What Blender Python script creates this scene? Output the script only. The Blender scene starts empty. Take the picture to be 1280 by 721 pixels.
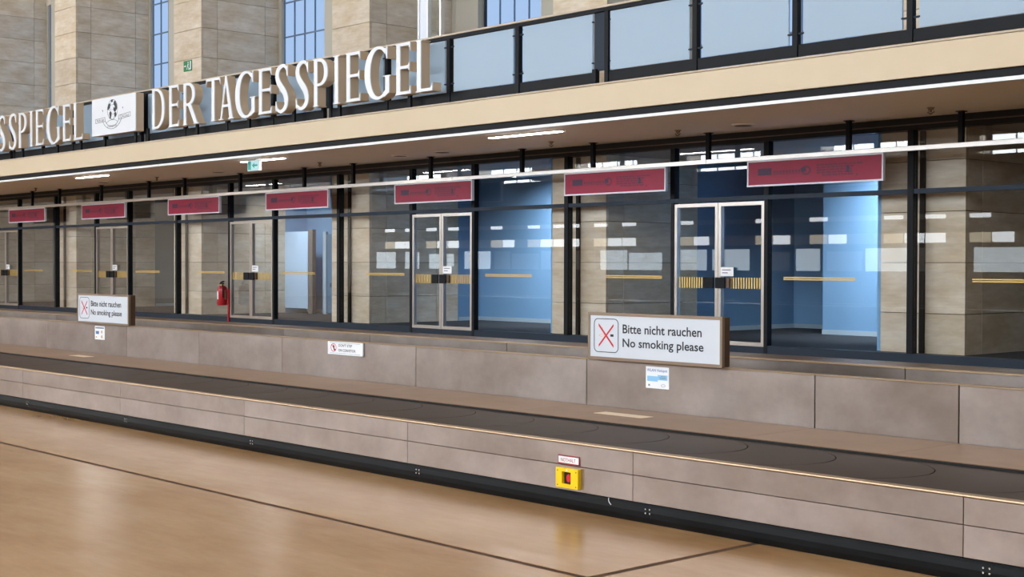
import bpy, bmesh, math, random
from mathutils import Vector, Matrix

random.seed(7)
S = bpy.context.scene
COL = S.collection

# ------------------------------------------------------------------ camera
F_PX, YAW, PIT, ROLL, EYE = 1776.8, math.radians(47.6775), math.radians(-0.94635), math.radians(0.1543), 1.65
fw = Vector((-math.sin(YAW) * math.cos(PIT), math.cos(YAW) * math.cos(PIT), math.sin(PIT)))
rt = Vector((math.cos(YAW), math.sin(YAW), 0))
up = rt.cross(fw)
R = math.cos(ROLL) * rt + math.sin(ROLL) * up
U = -math.sin(ROLL) * rt + math.cos(ROLL) * up
cam = bpy.data.cameras.new('camera')
cam.sensor_width = 36.0
cam.lens = F_PX / 1280 * 36.0
cam.clip_end = 300
co = bpy.data.objects.new('camera', cam)
COL.objects.link(co)
co.matrix_world = Matrix(((R.x, U.x, -fw.x, 0), (R.y, U.y, -fw.y, 0), (R.z, U.z, -fw.z, EYE), (0, 0, 0, 1)))
S.camera = co

# ------------------------------------------------------------------ world / exposure
w = bpy.data.worlds.new('world')
S.world = w
w.use_nodes = True
w.node_tree.nodes['Background'].inputs[0].default_value = (0.62, 0.78, 1.0, 1)
w.node_tree.nodes['Background'].inputs[1].default_value = 1.0
S.view_settings.view_transform = 'Standard'
S.view_settings.look = 'None'
S.view_settings.exposure = 0.0
S.view_settings.gamma = 1.0
S.view_settings.use_curve_mapping = False
S.cycles.use_denoising = True
S.cycles.max_bounces = 10
S.cycles.transparent_max_bounces = 24
S.cycles.caustics_reflective = False
S.cycles.caustics_refractive = False

L_FRONT = 14.5      # daylight of the tall windows on the camera's side of the hall
L_STRIP = 7.0      # low strip windows on the camera's side
L_ROOF = 2.2       # roof lights of the hall
L_BACK = 0.75      # blue northern sky in the far windows
L_ROOM = 2.5       # added fill lamps in the offices
L_TUBE = 45.0

# ------------------------------------------------------------------ materials
M = {}
def srgb(r, g, b):
    f = lambda c: (c / 255 / 12.92) if c / 255 <= 0.04045 else ((c / 255 + 0.055) / 1.055) ** 2.4
    return (f(r), f(g), f(b), 1)

def pm(name, col, rough=0.5, metal=0.0, spec=0.5, noise=None, bump=None, coat=0.0, vary=0.0, stretch=(1, 1, 1), col2=None, rnoise=0.0, fine=None):
    m = bpy.data.materials.new(name)
    m.use_nodes = True
    nt = m.node_tree
    b = nt.nodes['Principled BSDF']
    b.inputs['Base Color'].default_value = col
    b.inputs['Roughness'].default_value = rough
    b.inputs['Metallic'].default_value = metal
    b.inputs['Specular IOR Level'].default_value = spec
    b.inputs['Coat Weight'].default_value = coat
    b.inputs['Coat Roughness'].default_value = 0.08
    if noise or bump or vary:
        geo = nt.nodes.new('ShaderNodeNewGeometry')
        mp = nt.nodes.new('ShaderNodeMapping')
        mp.inputs['Scale'].default_value = stretch
        nt.links.new(geo.outputs['Position'], mp.inputs['Vector'])
        info = nt.nodes.new('ShaderNodeObjectInfo')
        if vary:
            vm = nt.nodes.new('ShaderNodeVectorMath'); vm.operation = 'SCALE'
            cmb = nt.nodes.new('ShaderNodeCombineXYZ')
            for k in range(3):
                nt.links.new(info.outputs['Random'], cmb.inputs[k])
            nt.links.new(cmb.outputs[0], vm.inputs[0]); vm.inputs['Scale'].default_value = 37.0
            ad = nt.nodes.new('ShaderNodeVectorMath')
            nt.links.new(mp.outputs[0], ad.inputs[0]); nt.links.new(vm.outputs[0], ad.inputs[1])
            vec = ad.outputs[0]
        else:
            vec = mp.outputs[0]
        n = nt.nodes.new('ShaderNodeTexNoise')
        n.inputs['Scale'].default_value = noise or 4
        n.inputs['Detail'].default_value = 6
        n.inputs['Roughness'].default_value = 0.62
        nt.links.new(vec, n.inputs['Vector'])
        ramp = nt.nodes.new('ShaderNodeValToRGB')
        ramp.color_ramp.elements[0].position = 0.32
        ramp.color_ramp.elements[1].position = 0.68
        c2 = col2 or tuple(c * 0.8 for c in col[:3]) + (1,)
        ramp.color_ramp.elements[0].color = c2
        ramp.color_ramp.elements[1].color = col
        nt.links.new(n.outputs['Fac'], ramp.inputs[0])
        out = ramp.outputs[0]
        if fine:
            mf = nt.nodes.new('ShaderNodeMapping'); mf.inputs['Scale'].default_value = fine[1]
            nt.links.new(geo.outputs['Position'], mf.inputs['Vector'])
            n2 = nt.nodes.new('ShaderNodeTexNoise'); n2.inputs['Scale'].default_value = fine[0]
            n2.inputs['Detail'].default_value = 8; n2.inputs['Roughness'].default_value = 0.7
            nt.links.new(mf.outputs[0], n2.inputs['Vector'])
            m2 = nt.nodes.new('ShaderNodeMapRange')
            m2.inputs['From Min'].default_value = 0.3; m2.inputs['From Max'].default_value = 0.7
            m2.inputs['To Min'].default_value = 1 - fine[2]; m2.inputs['To Max'].default_value = 1 + fine[2] * 0.5
            nt.links.new(n2.outputs['Fac'], m2.inputs['Value'])
            s2 = nt.nodes.new('ShaderNodeVectorMath'); s2.operation = 'SCALE'
            nt.links.new(out, s2.inputs[0]); nt.links.new(m2.outputs[0], s2.inputs['Scale'])
            out = s2.outputs[0]
        if vary:
            mr = nt.nodes.new('ShaderNodeMapRange')
            mr.inputs['To Min'].default_value = 1 - vary
            mr.inputs['To Max'].default_value = 1 + vary * 0.4
            nt.links.new(info.outputs['Random'], mr.inputs['Value'])
            mx = nt.nodes.new('ShaderNodeVectorMath'); mx.operation = 'SCALE'
            nt.links.new(out, mx.inputs[0]); nt.links.new(mr.outputs[0], mx.inputs['Scale'])
            out = mx.outputs[0]
        nt.links.new(out, b.inputs['Base Color'])
        if rnoise:
            rr = nt.nodes.new('ShaderNodeMapRange')
            rr.inputs['To Min'].default_value = rough - rnoise
            rr.inputs['To Max'].default_value = rough + rnoise
            nt.links.new(n.outputs['Fac'], rr.inputs['Value'])
            nt.links.new(rr.outputs[0], b.inputs['Roughness'])
        if bump:
            bp = nt.nodes.new('ShaderNodeBump')
            bp.inputs['Strength'].default_value = bump
            bp.inputs['Distance'].default_value = 0.01
            nt.links.new(n.outputs['Fac'], bp.inputs['Height'])
            nt.links.new(bp.outputs[0], b.inputs['Normal'])
    M[name] = m
    return m

def emis(name, col, strength):
    m = bpy.data.materials.new(name)
    m.use_nodes = True
    nt = m.node_tree
    nt.nodes.remove(nt.nodes['Principled BSDF'])
    e = nt.nodes.new('ShaderNodeEmission')
    e.inputs[0].default_value = col
    e.inputs[1].default_value = strength
    nt.links.new(e.outputs[0], nt.nodes['Material Output'].inputs[0])
    M[name] = m
    return m

def glassmat(name, ior, tint):
    m = bpy.data.materials.new(name)
    m.use_nodes = True
    nt = m.node_tree
    nt.nodes.remove(nt.nodes['Principled BSDF'])
    fr = nt.nodes.new('ShaderNodeFresnel')
    gb = nt.nodes.new('ShaderNodeNewGeometry')              # same reflectance on both faces of the thin sheet
    mi = nt.nodes.new('ShaderNodeMapRange')
    mi.inputs['To Min'].default_value = ior; mi.inputs['To Max'].default_value = 1 / ior
    nt.links.new(gb.outputs['Backfacing'], mi.inputs['Value']); nt.links.new(mi.outputs[0], fr.inputs[0])
    tr = nt.nodes.new('ShaderNodeBsdfTransparent'); tr.inputs[0].default_value = tint
    gl = nt.nodes.new('ShaderNodeBsdfGlossy'); gl.inputs['Roughness'].default_value = 0.0
    gl.inputs[0].default_value = (1, 1, 1, 1)
    mx = nt.nodes.new('ShaderNodeMixShader')
    nt.links.new(fr.outputs[0], mx.inputs[0]); nt.links.new(tr.outputs[0], mx.inputs[1]); nt.links.new(gl.outputs[0], mx.inputs[2])
    nt.links.new(mx.outputs[0], nt.nodes['Material Output'].inputs[0])
    M[name] = m
    return m

def frostmat(name, col):
    m = bpy.data.materials.new(name)
    m.use_nodes = True
    nt = m.node_tree
    b = nt.nodes['Principled BSDF']
    b.inputs['Base Color'].default_value = col
    b.inputs['Roughness'].default_value = 0.35
    tl = nt.nodes.new('ShaderNodeBsdfTranslucent'); tl.inputs[0].default_value = col
    wv = nt.nodes.new('ShaderNodeTexNoise'); wv.inputs['Scale'].default_value = 60
    geo = nt.nodes.new('ShaderNodeNewGeometry'); mp = nt.nodes.new('ShaderNodeMapping'); mp.inputs['Scale'].default_value = (1, 1, 0.1)
    nt.links.new(geo.outputs['Position'], mp.inputs[0]); nt.links.new(mp.outputs[0], wv.inputs['Vector'])
    bp = nt.nodes.new('ShaderNodeBump'); bp.inputs['Strength'].default_value = 0.15; bp.inputs['Distance'].default_value = 0.005
    nt.links.new(wv.outputs['Fac'], bp.inputs['Height']); nt.links.new(bp.outputs[0], b.inputs['Normal'])
    mx = nt.nodes.new('ShaderNodeMixShader'); mx.inputs[0].default_value = 0.45
    nt.links.new(b.outputs[0], mx.inputs[1]); nt.links.new(tl.outputs[0], mx.inputs[2])
    nt.links.new(mx.outputs[0], nt.nodes['Material Output'].inputs[0])
    M[name] = m
    return m

pm('stone', srgb(228, 218, 202), 0.6, noise=1.7, col2=srgb(204, 184, 154), vary=0.14, stretch=(0.8, 0.8, 2.0), bump=0.12, fine=(6, (0.5, 0.5, 2.6), 0.16))
pm('plaster_grey', srgb(176, 172, 160), 0.8)
pm('cream', srgb(214, 198, 171), 0.55, noise=0.6, col2=srgb(209, 192, 163))
pm('ledge_stone', srgb(205, 190, 172), 0.6, noise=3)
pm('soffit', srgb(246, 242, 238), 0.6)
pm('white_metal', srgb(232, 236, 240), 0.35)
pm('black_steel', srgb(20, 23, 28), 0.5, spec=0.15)
pm('navy_steel', srgb(34, 46, 60), 0.5, spec=0.2)
pm('brown_black', srgb(34, 30, 28), 0.55, spec=0.2)
pm('silver', srgb(205, 202, 198), 0.3, metal=0.85)
pm('alu', srgb(196, 190, 184), 0.32, metal=0.8, noise=1.2, col2=srgb(180, 172, 166))
pm('panel', srgb(190, 179, 174), 0.33, metal=0.85, noise=1.1, col2=srgb(161, 147, 138), vary=0.06, stretch=(0.8, 0.8, 1.2), rnoise=0.07, fine=(3.2, (1.0, 1, 1.0), 0.13))
pm('shelf_metal', srgb(142, 114, 90), 0.45, metal=0.0, noise=1.0, col2=srgb(128, 101, 78), fine=(5, (1, 1, 1), 0.10), spec=0.2)
pm('nosing', srgb(186, 162, 134), 0.42, metal=0.75)
pm('belt', srgb(66, 54, 46), 0.5, noise=1.6, col2=srgb(54, 45, 40), vary=0.05, spec=0.18)
pm('dark_gap', srgb(12, 11, 11), 0.8)
pm('rubber', srgb(22, 25, 28), 0.5, noise=5, col2=srgb(14, 16, 18), stretch=(0.5, 1, 1), bump=0.05, spec=0.15)
pm('steel_bolt', srgb(215, 215, 215), 0.25, metal=0.8)
pm('floor', srgb(182, 148, 110), 0.22, noise=0.9, col2=srgb(162, 124, 84), stretch=(0.7, 1.6, 1), rnoise=0.03, spec=0.25, fine=(9, (0.35, 1.6, 1), 0.10))
pm('joint', srgb(104, 80, 64), 0.7, noise=5, col2=srgb(74, 56, 44), spec=0.1)
pm('white_face', srgb(224, 230, 238), 0.35)
pm('sign_white', srgb(204, 211, 221), 0.35)
pm('letter_side', srgb(206, 184, 156), 0.45)
pm('red_print', srgb(146, 29, 62), 0.4, noise=3, col2=srgb(139, 27, 59), spec=0.25)
pm('dark_print', srgb(104, 32, 62), 0.4, spec=0.25)
pm('navy_print', srgb(66, 36, 66), 0.4, spec=0.25)
pm('frame_white', srgb(215, 222, 235), 0.35)
pm('bronze', srgb(150, 132, 116), 0.35, metal=0.7)
pm('bronze_dark', srgb(96, 76, 62), 0.35, metal=0.6)
pm('ink', srgb(32, 36, 46), 0.5)
pm('red', srgb(205, 32, 44), 0.4)
pm('dark_red', srgb(150, 40, 52), 0.5)
pm('paper', srgb(236, 240, 246), 0.5)
pm('sky_print', srgb(140, 198, 236), 0.5)
pm('blue_print', srgb(96, 130, 180), 0.5)
pm('orange_print', srgb(226, 170, 110), 0.5)
pm('grey_print', srgb(120, 128, 150), 0.5)
pm('yellow', srgb(244, 204, 20), 0.4)
pm('ext_red', srgb(168, 24, 38), 0.28)
pm('brass', srgb(214, 180, 98), 0.35, metal=0.35)
pm('green', srgb(20, 128, 72), 0.4)
pm('teal', srgb(40, 170, 160), 0.4)
pm('blue_wall', srgb(122, 166, 206), 0.7)
pm('blue_wall_deep', srgb(106, 146, 182), 0.7)
pm('grey_wall', srgb(120, 130, 136), 0.8)
pm('skirting', srgb(170, 190, 205), 0.6)
pm('carpet', srgb(58, 60, 64), 0.9, noise=30)
pm('door_blue', srgb(80, 118, 152), 0.5)
pm('door_pale', srgb(190, 220, 250), 0.4)
pm('door_frame', srgb(110, 100, 96), 0.6)
pm('room_ceiling', srgb(150, 152, 154), 0.8)
pm('hall_dark', srgb(84, 76, 68), 0.6)
pm('hall_beige', srgb(210, 202, 190), 0.7)
pm('hall_ceiling', srgb(225, 218, 208), 0.8)
pm('board', srgb(205, 212, 218), 0.5)
pm('muntin', srgb(104, 126, 152), 0.5)
pm('cream_strip', srgb(228, 208, 182), 0.5)
glassmat('glass', 1.48, (0.975, 0.985, 0.99, 1))
glassmat('clear_glass', 1.45, (0.93, 0.96, 0.97, 1))
frostmat('frosted', srgb(196, 218, 236))
emis('sky_pane', (0.46, 0.66, 1.0, 1), L_BACK * 1.15)
emis('day_front', (0.90, 0.95, 1.0, 1), L_FRONT)
emis('day_strip', (0.92, 0.96, 1.0, 1), L_STRIP)
emis('roof_light', (0.94, 0.97, 1.0, 1), L_ROOF)
emis('room_lamp', (0.86, 0.93, 1.0, 1), L_ROOM)
emis('day_board', (0.82, 0.93, 1.0, 1), 4.0)
emis('day_beige', (1.0, 0.86, 0.62, 1), 3.0)
emis('tube', (1.0, 0.95, 0.9, 1), L_TUBE)
emis('exit_lit', srgb(200, 240, 244), 0.9)

# ------------------------------------------------------------------ helpers
WL = {}
def link(o, parent, loc):
    COL.objects.link(o)
    loc = Vector(loc)
    WL[o] = loc
    if parent is not None:
        o.parent = parent
        o.location = loc - WL[parent]
    else:
        o.location = loc
    return o

def tag(o, label=None, cat=None, group=None, kind=None):
    if label: o['label'] = label
    if cat: o['category'] = cat
    if group: o['group'] = group
    if kind: o['kind'] = kind
    return o

def thing(name, loc, label, cat=None, group=None, kind=None):
    o = bpy.data.objects.new(name, None)
    o.empty_display_size = 0.1
    link(o, None, loc)
    return tag(o, label, cat, group, kind)

def raw(name, verts, faces, mat, parent=None, loc=(0, 0, 0), smooth=False):
    me = bpy.data.meshes.new(name)
    me.from_pydata(verts, [], faces)
    bm = bmesh.new(); bm.from_mesh(me)
    bmesh.ops.recalc_face_normals(bm, faces=bm.faces)
    bm.to_mesh(me); bm.free()
    if smooth:
        me.polygons.foreach_set('use_smooth', [True] * len(me.polygons))
    me.materials.append(M[mat])
    o = bpy.data.objects.new(name, me)
    return link(o, parent, loc)

BOX = {}
def box(name, x0, x1, y0, y1, z0, z1, mat, parent=None, bev=0.0):
    d = (round(abs(x1 - x0), 4), round(abs(y1 - y0), 4), round(abs(z1 - z0), 4))
    key = (d, mat, bev)
    if key not in BOX:
        bm = bmesh.new()
        bmesh.ops.create_cube(bm, size=1.0)
        bmesh.ops.scale(bm, vec=d, verts=bm.verts)
        if bev:
            bmesh.ops.bevel(bm, geom=list(bm.edges), offset=bev, segments=1, affect='EDGES', profile=0.5)
        me = bpy.data.meshes.new(name)
        bm.to_mesh(me); bm.free()
        me.materials.append(M[mat])
        BOX[key] = me
    o = bpy.data.objects.new(name, BOX[key])
    return link(o, parent, ((x0 + x1) / 2, (y0 + y1) / 2, (z0 + z1) / 2))

class MB:
    """collects convex prisms / tubes / lathes in world coordinates into one mesh"""
    def __init__(s): s.v = []; s.f = []; s.smooth = False
    def prism(s, pts, y0, y1):           # polygon of (x, z), extruded along y
        n = len(pts); k = len(s.v)
        s.v += [(x, y0, z) for x, z in pts] + [(x, y1, z) for x, z in pts]
        s.f += [tuple(range(k, k + n)), tuple(range(k + 2 * n - 1, k + n - 1, -1))]
        for i in range(n):
            j = (i + 1) % n
            s.f.append((k + i, k + j, k + n + j, k + n + i))
    def box(s, x0, x1, y0, y1, z0, z1):
        s.prism([(x0, z0), (x1, z0), (x1, z1), (x0, z1)], y0, y1)
    def strip(s, A, B, y0, y1):          # ribbon between two polylines, extruded along y, one closed surface
        n = len(A); k = len(s.v)
        for y in (y0, y1):
            s.v += [(x, y, z) for x, z in A] + [(x, y, z) for x, z in B]
        a0, b0, a1, b1 = k, k + n, k + 2 * n, k + 3 * n
        for i in range(n - 1):
            s.f += [(a0 + i, a0 + i + 1, b0 + i + 1, b0 + i), (a1 + i, b1 + i, b1 + i + 1, a1 + i + 1),
                    (a0 + i, a1 + i, a1 + i + 1, a0 + i + 1), (b0 + i, b0 + i + 1, b1 + i + 1, b1 + i)]
        s.f += [(a0, b0, b1, a1), (a0 + n - 1, a1 + n - 1, b1 + n - 1, b0 + n - 1)]
    def ring(s, cx, cz, rx, rz, t, y0, y1, n=28, a0=0.0, a1=2 * math.pi):
        A = []; B = []
        for i in range(n + 1):
            a = a0 + (a1 - a0) * i / n
            A.append((cx + rx * math.cos(a), cz + rz * math.sin(a)))
            B.append((cx + (rx - t) * math.cos(a), cz + (rz - t) * math.sin(a)))
        s.strip(A, B, y0, y1)
    def disc(s, cx, cz, rx, rz, y0, y1, n=20):
        s.prism([(cx + rx * math.cos(2 * math.pi * i / n), cz + rz * math.sin(2 * math.pi * i / n)) for i in range(n)], y0, y1)
    def tube(s, pts, r, n=8):
        k = len(s.v); P = [Vector(p) for p in pts]
        for i, p in enumerate(P):
            d = (P[min(i + 1, len(P) - 1)] - P[max(i - 1, 0)]).normalized()
            a = d.orthogonal().normalized() if abs(d.z) > 0.99 else d.cross(Vector((0, 0, 1))).normalized()
            b = d.cross(a).normalized()
            for j in range(n):
                t = 2 * math.pi * j / n
                s.v.append(tuple(p + r * (math.cos(t) * a + math.sin(t) * b)))
        for i in range(len(P) - 1):
            for j in range(n):
                s.f.append((k + i * n + j, k + i * n + (j + 1) % n, k + (i + 1) * n + (j + 1) % n, k + (i + 1) * n + j))
        s.f += [tuple(range(k, k + n)), tuple(range(k + (len(P) - 1) * n, k + len(P) * n))]
    def lathe(s, cx, cy, prof, n=20):    # prof: (radius, z)
        k = len(s.v)
        for r, z in prof:
            for j in range(n):
                t = 2 * math.pi * j / n
                s.v.append((cx + r * math.cos(t), cy + r * math.sin(t), z))
        for i in range(len(prof) - 1):
            for j in range(n):
                s.f.append((k + i * n + j, k + i * n + (j + 1) % n, k + (i + 1) * n + (j + 1) % n, k + (i + 1) * n + j))
        s.f += [tuple(range(k, k + n)), tuple(range(k + (len(prof) - 1) * n, k + len(prof) * n))]
    def build(s, name, mat, parent=None, smooth=False):
        lo = [min(v[i] for v in s.v) for i in range(3)]; hi = [max(v[i] for v in s.v) for i in range(3)]
        c = ((lo[0] + hi[0]) / 2, (lo[1] + hi[1]) / 2, (lo[2] + hi[2]) / 2)
        return raw(name, [(v[0] - c[0], v[1] - c[1], v[2] - c[2]) for v in s.v], s.f, mat, parent, c, smooth)

def text(name, body, x0, x1, z0, z1, y, mat, parent, depth=0.0015, bold=0.0):
    """flat lettering facing -Y, fitted to the rectangle x0..x1, z0..z1"""
    cu = bpy.data.curves.new(name, 'FONT')
    cu.body = body
    cu.size = 1.0
    cu.offset = bold
    cu.resolution_u = 3
    tmp = bpy.data.objects.new(name, cu)
    COL.objects.link(tmp)
    bpy.context.view_layer.update()
    me = bpy.data.meshes.new_from_object(tmp.evaluated_get(bpy.context.evaluated_depsgraph_get()))
    bpy.data.objects.remove(tmp); bpy.data.curves.remove(cu)
    xs = [v.co.x for v in me.vertices]; ys = [v.co.y for v in me.vertices]
    lx, hx, ly, hy = min(xs), max(xs), min(ys), max(ys)
    cx, cz = (x0 + x1) / 2, (z0 + z1) / 2
    sx, sz = (x1 - x0) / (hx - lx), (z1 - z0) / (hy - ly)
    for v in me.vertices:
        v.co = ((v.co.x - (lx + hx) / 2) * sx, 0.0, (v.co.y - (ly + hy) / 2) * sz)
    me.name = name
    me.materials.clear()
    me.materials.append(M[mat])
    o = bpy.data.objects.new(name, me)
    o['kind'] = 'stuff'
    return link(o, parent, (cx, y - depth, cz))

# ------------------------------------------------------------------ layout numbers (metres; x along the facade, y into it)
BAY = 6.68
PC = [-10.67 - BAY * k for k in range(-1, 6)]      # pier centres: -3.99, -10.67, ... -44.07
YG = 17.10                                          # shop front glass
YP = 17.35                                          # pier fronts
YW = 19.62                                          # far windows of the gallery
ZF = 0.45                                           # office floor
ZS = 3.665                                          # soffit under the gallery
ZG = 4.165                                          # gallery ledge
YF = 14.20                                          # gallery fascia
YR = 14.45                                          # railing
YC = 6.73                                           # conveyor front
X_L, X_R = -62.0, 14.0
YO = -12.0                                          # opposite side of the hall
ROOF = 14.0

# ------------------------------------------------------------------ hall floor: big slabs, dark joints
fl = thing('floor', (-20, 3, 0), 'polished warm beige stone floor of the hall with dark joints', kind='structure')
box('joint_bed', X_L, X_R, YO, 24, -0.2, -0.11, 'joint', fl)
jx, jy, g = -5.25, 5.33, 0.026
XS = [X_L, jx - 18.0 * 2, jx - 18.0, jx, jx + 9.0, X_R]
XS = [X_L, -41.25, -23.25, jx, X_R]
YS = [YO, -4.0, jy, 24.0]
for i in range(len(XS) - 1):
    for j in range(len(YS) - 1):
        box('slab', XS[i] + g, XS[i + 1] - g, YS[j] + g, YS[j + 1] - g, -0.1, 0.0, 'floor', fl)

for xs in XS[1:-1]:
    box('joint_strip', xs - g + 0.001, xs + g - 0.001, YO, 24, -0.1, -0.0015, 'joint', fl)
for ys in YS[1:-1]:
    for a, b in zip(XS[:-1], XS[1:]):
        box('joint_strip', a + g, b - g, ys - g + 0.001, ys + g - 0.001, -0.1, -0.0015, 'joint', fl)

# ------------------------------------------------------------------ shell of the hall
tag(box('ceiling', X_L, X_R, YO - 0.3, 24.3, ROOF, ROOF + 0.3, 'hall_ceiling'), 'pale flat ceiling high over the hall', kind='structure')
tag(box('wall_left', X_L - 0.3, X_L, YO - 0.3, 24.3, -0.2, ROOF, 'hall_beige'), 'beige end wall far along the hall to the left', kind='structure')
tag(box('wall_right', X_R, X_R + 0.3, YO - 0.3, 24.3, -0.2, ROOF, 'hall_beige'), 'beige end wall of the hall to the right', kind='structure')
tag(box('wall_rear', X_L, X_R, 24.0, 24.3, -0.2, ROOF, 'hall_beige'), 'plain outer wall behind the offices', kind='structure')
rl = 0
for k in range(7):
    rx = 6 - 10.5 * k
    for ry in (-4.0, 5.0):
        rl += 1
        t = thing('roof_light', (rx, ry, ROOF - 0.02), 'square lit ceiling panel over the hall', 'lamp', 'lit panels in the hall ceiling')
        box('diffuser', rx - 1.5, rx + 1.5, ry - 1.5, ry + 1.5, ROOF - 0.05, ROOF - 0.03, 'roof_light', t)
        for a, b, c, d in ((-1.6, 1.6, -1.6, -1.5), (-1.6, 1.6, 1.5, 1.6), (-1.6, -1.5, -1.5, 1.5), (1.5, 1.6, -1.5, 1.5)):
            box('frame', rx + a, rx + b, ry + c, ry + d, ROOF - 0.08, ROOF, 'white_metal', t)

# camera side of the hall (seen only mirrored in the shop windows)
wo = thing('wall_front', (-24, YO, 0), 'camera side wall of the hall with low strip windows and tall windows', kind='structure')
box('lower_wall', X_L, X_R, YO - 0.3, YO, 0, 2.48, 'hall_dark', wo)
box('middle_wall', X_L, X_R, YO - 0.3, YO, 2.88, 3.36, 'hall_dark', wo)
box('upper_band', X_L, X_R, YO - 0.3, YO, 3.56, 5.6, 'hall_dark', wo)
box('top_band', X_L, X_R, YO - 0.3, YO, 12.6, ROOF, 'hall_beige', wo)
box('strip_back', X_L, X_R, YO - 0.3, YO - 0.15, 2.48, 3.56, 'hall_beige', wo)
x = X_L + 1.0
while x < X_R - 3:
    n = random.choice((2, 3, 4))
    for q in range(n):
        box('strip_pane', x, x + 0.82, YO - 0.14, YO - 0.12, 2.51, 2.86, 'day_beige' if q == 0 else 'day_strip', wo)
        if q != 1:
            box('strip_pane', x, x + 0.82, YO - 0.14, YO - 0.12, 3.39, 3.54, 'day_strip', wo)
        x += 0.88
    x += random.choice((0.9, 1.6, 2.4))
x = X_L + 0.5
while x < X_R - 3:
    wd = random.choice((1.1, 1.6, 1.9))
    box('board', x, x + wd, YO, YO + 0.06, 1.45, random.choice((2.2, 2.32, 2.32)), random.choice(('day_board', 'day_board', 'board')), wo)
    x += wd + random.choice((0.15, 0.35, 0.9))
for k in range(12):
    cx = 12.5 - BAY * k - 3.0
    if cx < X_L + 3: break
    box('wall_pier', cx + 1.9, cx + BAY - 1.9, YO - 0.3, YO + 0.6, 5.6, 12.6, 'hall_beige', wo)
    t = thing('window_front', (cx, YO - 0.2, 5.6), 'tall bright hall window on the camera side', kind='structure')
    for a in range(4):
        box('pane', cx - 1.86 + a * 0.94, cx - 1.86 + a * 0.94 + 0.90, YO - 0.25, YO - 0.22, 5.62, 12.58, 'day_front', t)
        box('bar', cx - 1.9 + a * 0.94, cx - 1.86 + a * 0.94, YO - 0.26, YO - 0.16, 5.6, 12.6, 'white_metal', t)
    for z in (7.3, 9.0, 10.7):
        box('bar', cx - 1.9, cx + 1.9, YO - 0.21, YO - 0.17, z, z + 0.05, 'white_metal', t)

# ------------------------------------------------------------------ stone piers of the far side, slab by slab
COURSE = [1.0 + 0.698 * k for k in range(-1, 14)]
def courses(z0, z1):
    cs = [z0] + [c for c in COURSE if z0 + 0.08 < c < z1 - 0.08] + [z1]
    return list(zip(cs[:-1], cs[1:]))
PNAME = {0: 'beside the rightmost shop window', 1: 'carrying the right end of the gallery', 2: 'behind the second hanging sign from the right',
         3: 'behind the big lettering', 4: 'bearing the small green exit sign', 5: 'left of the emblem panel', 6: 'furthest to the left'}
G2 = 0.004
for k, c in enumerate(PC):
    t = thing('pier', (c, YP + 1.1, 0), 'stone clad pier ' + PNAME[k], kind='structure')
    box('core', c - 0.63, c + 0.62, YP + 0.05, 24.0 if False else YW + 0.5, 0, ROOF, 'joint', t)
    if k > 0:
        box('jamb', c - 1.02, c - 0.66, YP + 0.06, YW + 0.1, ZG, ROOF, 'plaster_grey', t)
    spans = courses(0.3, 3.52) + (courses(ZG, 10.07) if k > 0 else [])
    for z0, z1 in spans:
        j = random.uniform(-0.003, 0.003)
        box('stone_slab', c - 0.655, c + 0.655, YP, YP + 0.06, z0 + G2, z1 - G2, 'stone', t, bev=0.003)
        yy = [YP + 0.06, 17.79, 19.12, YW + 0.1]
        for a in range(3):
            box('stone_slab', c + 0.60, c + 0.655, yy[a] + (G2 if a else 0), yy[a + 1] - G2, z0 + G2, z1 - G2, 'stone', t, bev=0.003)
    if k > 0:
        box('stone_top', c - 0.655, c + 0.655, YP, YW + 0.1, 10.08, ROOF, 'stone', t)

# ------------------------------------------------------------------ far gallery windows
for k in range(6):
    x0, x1 = PC[k + 1] + 0.66, PC[k] - (1.02 if k > 0 else 0.66)
    t = thing('window_%d' % (k + 1), (x0, YW, 4.2), 'tall gallery window of narrow bluish panes ' + ['at the right end', 'above the second shop bay', 'right of the lettering',
              'between the lettering piers', 'behind the start of the lettering', 'at the far left'][k], kind='structure')
    box('back_frame', x0, x1, YW + 0.1, YW + 0.3, 4.16, ROOF, 'plaster_grey', t)
    ncol = int((x1 - x0) / 0.44)
    box('frame', x0, x0 + 0.12, YW - 0.1, YW + 0.1, 4.16, 10.2, 'plaster_grey', t)
    zz = [4.72 + 0.847 * i for i in range(7)]
    for a in range(ncol):
        xa = x0 + 0.13 + a * 0.44
        box('muntin', xa - 0.008, xa + 0.008, YW - 0.03, YW + 0.02, 4.7, 9.82, 'muntin', t)
        for z0, z1 in zip(zz[:-1], zz[1:]):
            box('pane', xa + 0.008, xa + 0.432, YW + 0.01, YW + 0.02, z0 + 0.014, z1 - 0.014, 'sky_pane', t)
    for z in zz:
        box('bar', x0 + 0.12, x1, YW - 0.035, YW + 0.02, z - 0.014, z + 0.014, 'muntin', t)
    box('sill', x0, x1, YW - 0.1, YW + 0.1, 4.16, 4.70, 'plaster_grey', t)
    box('lintel', x0, x1, YW - 0.1, YW + 0.1, 9.82, ROOF, 'hall_beige', t)

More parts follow.
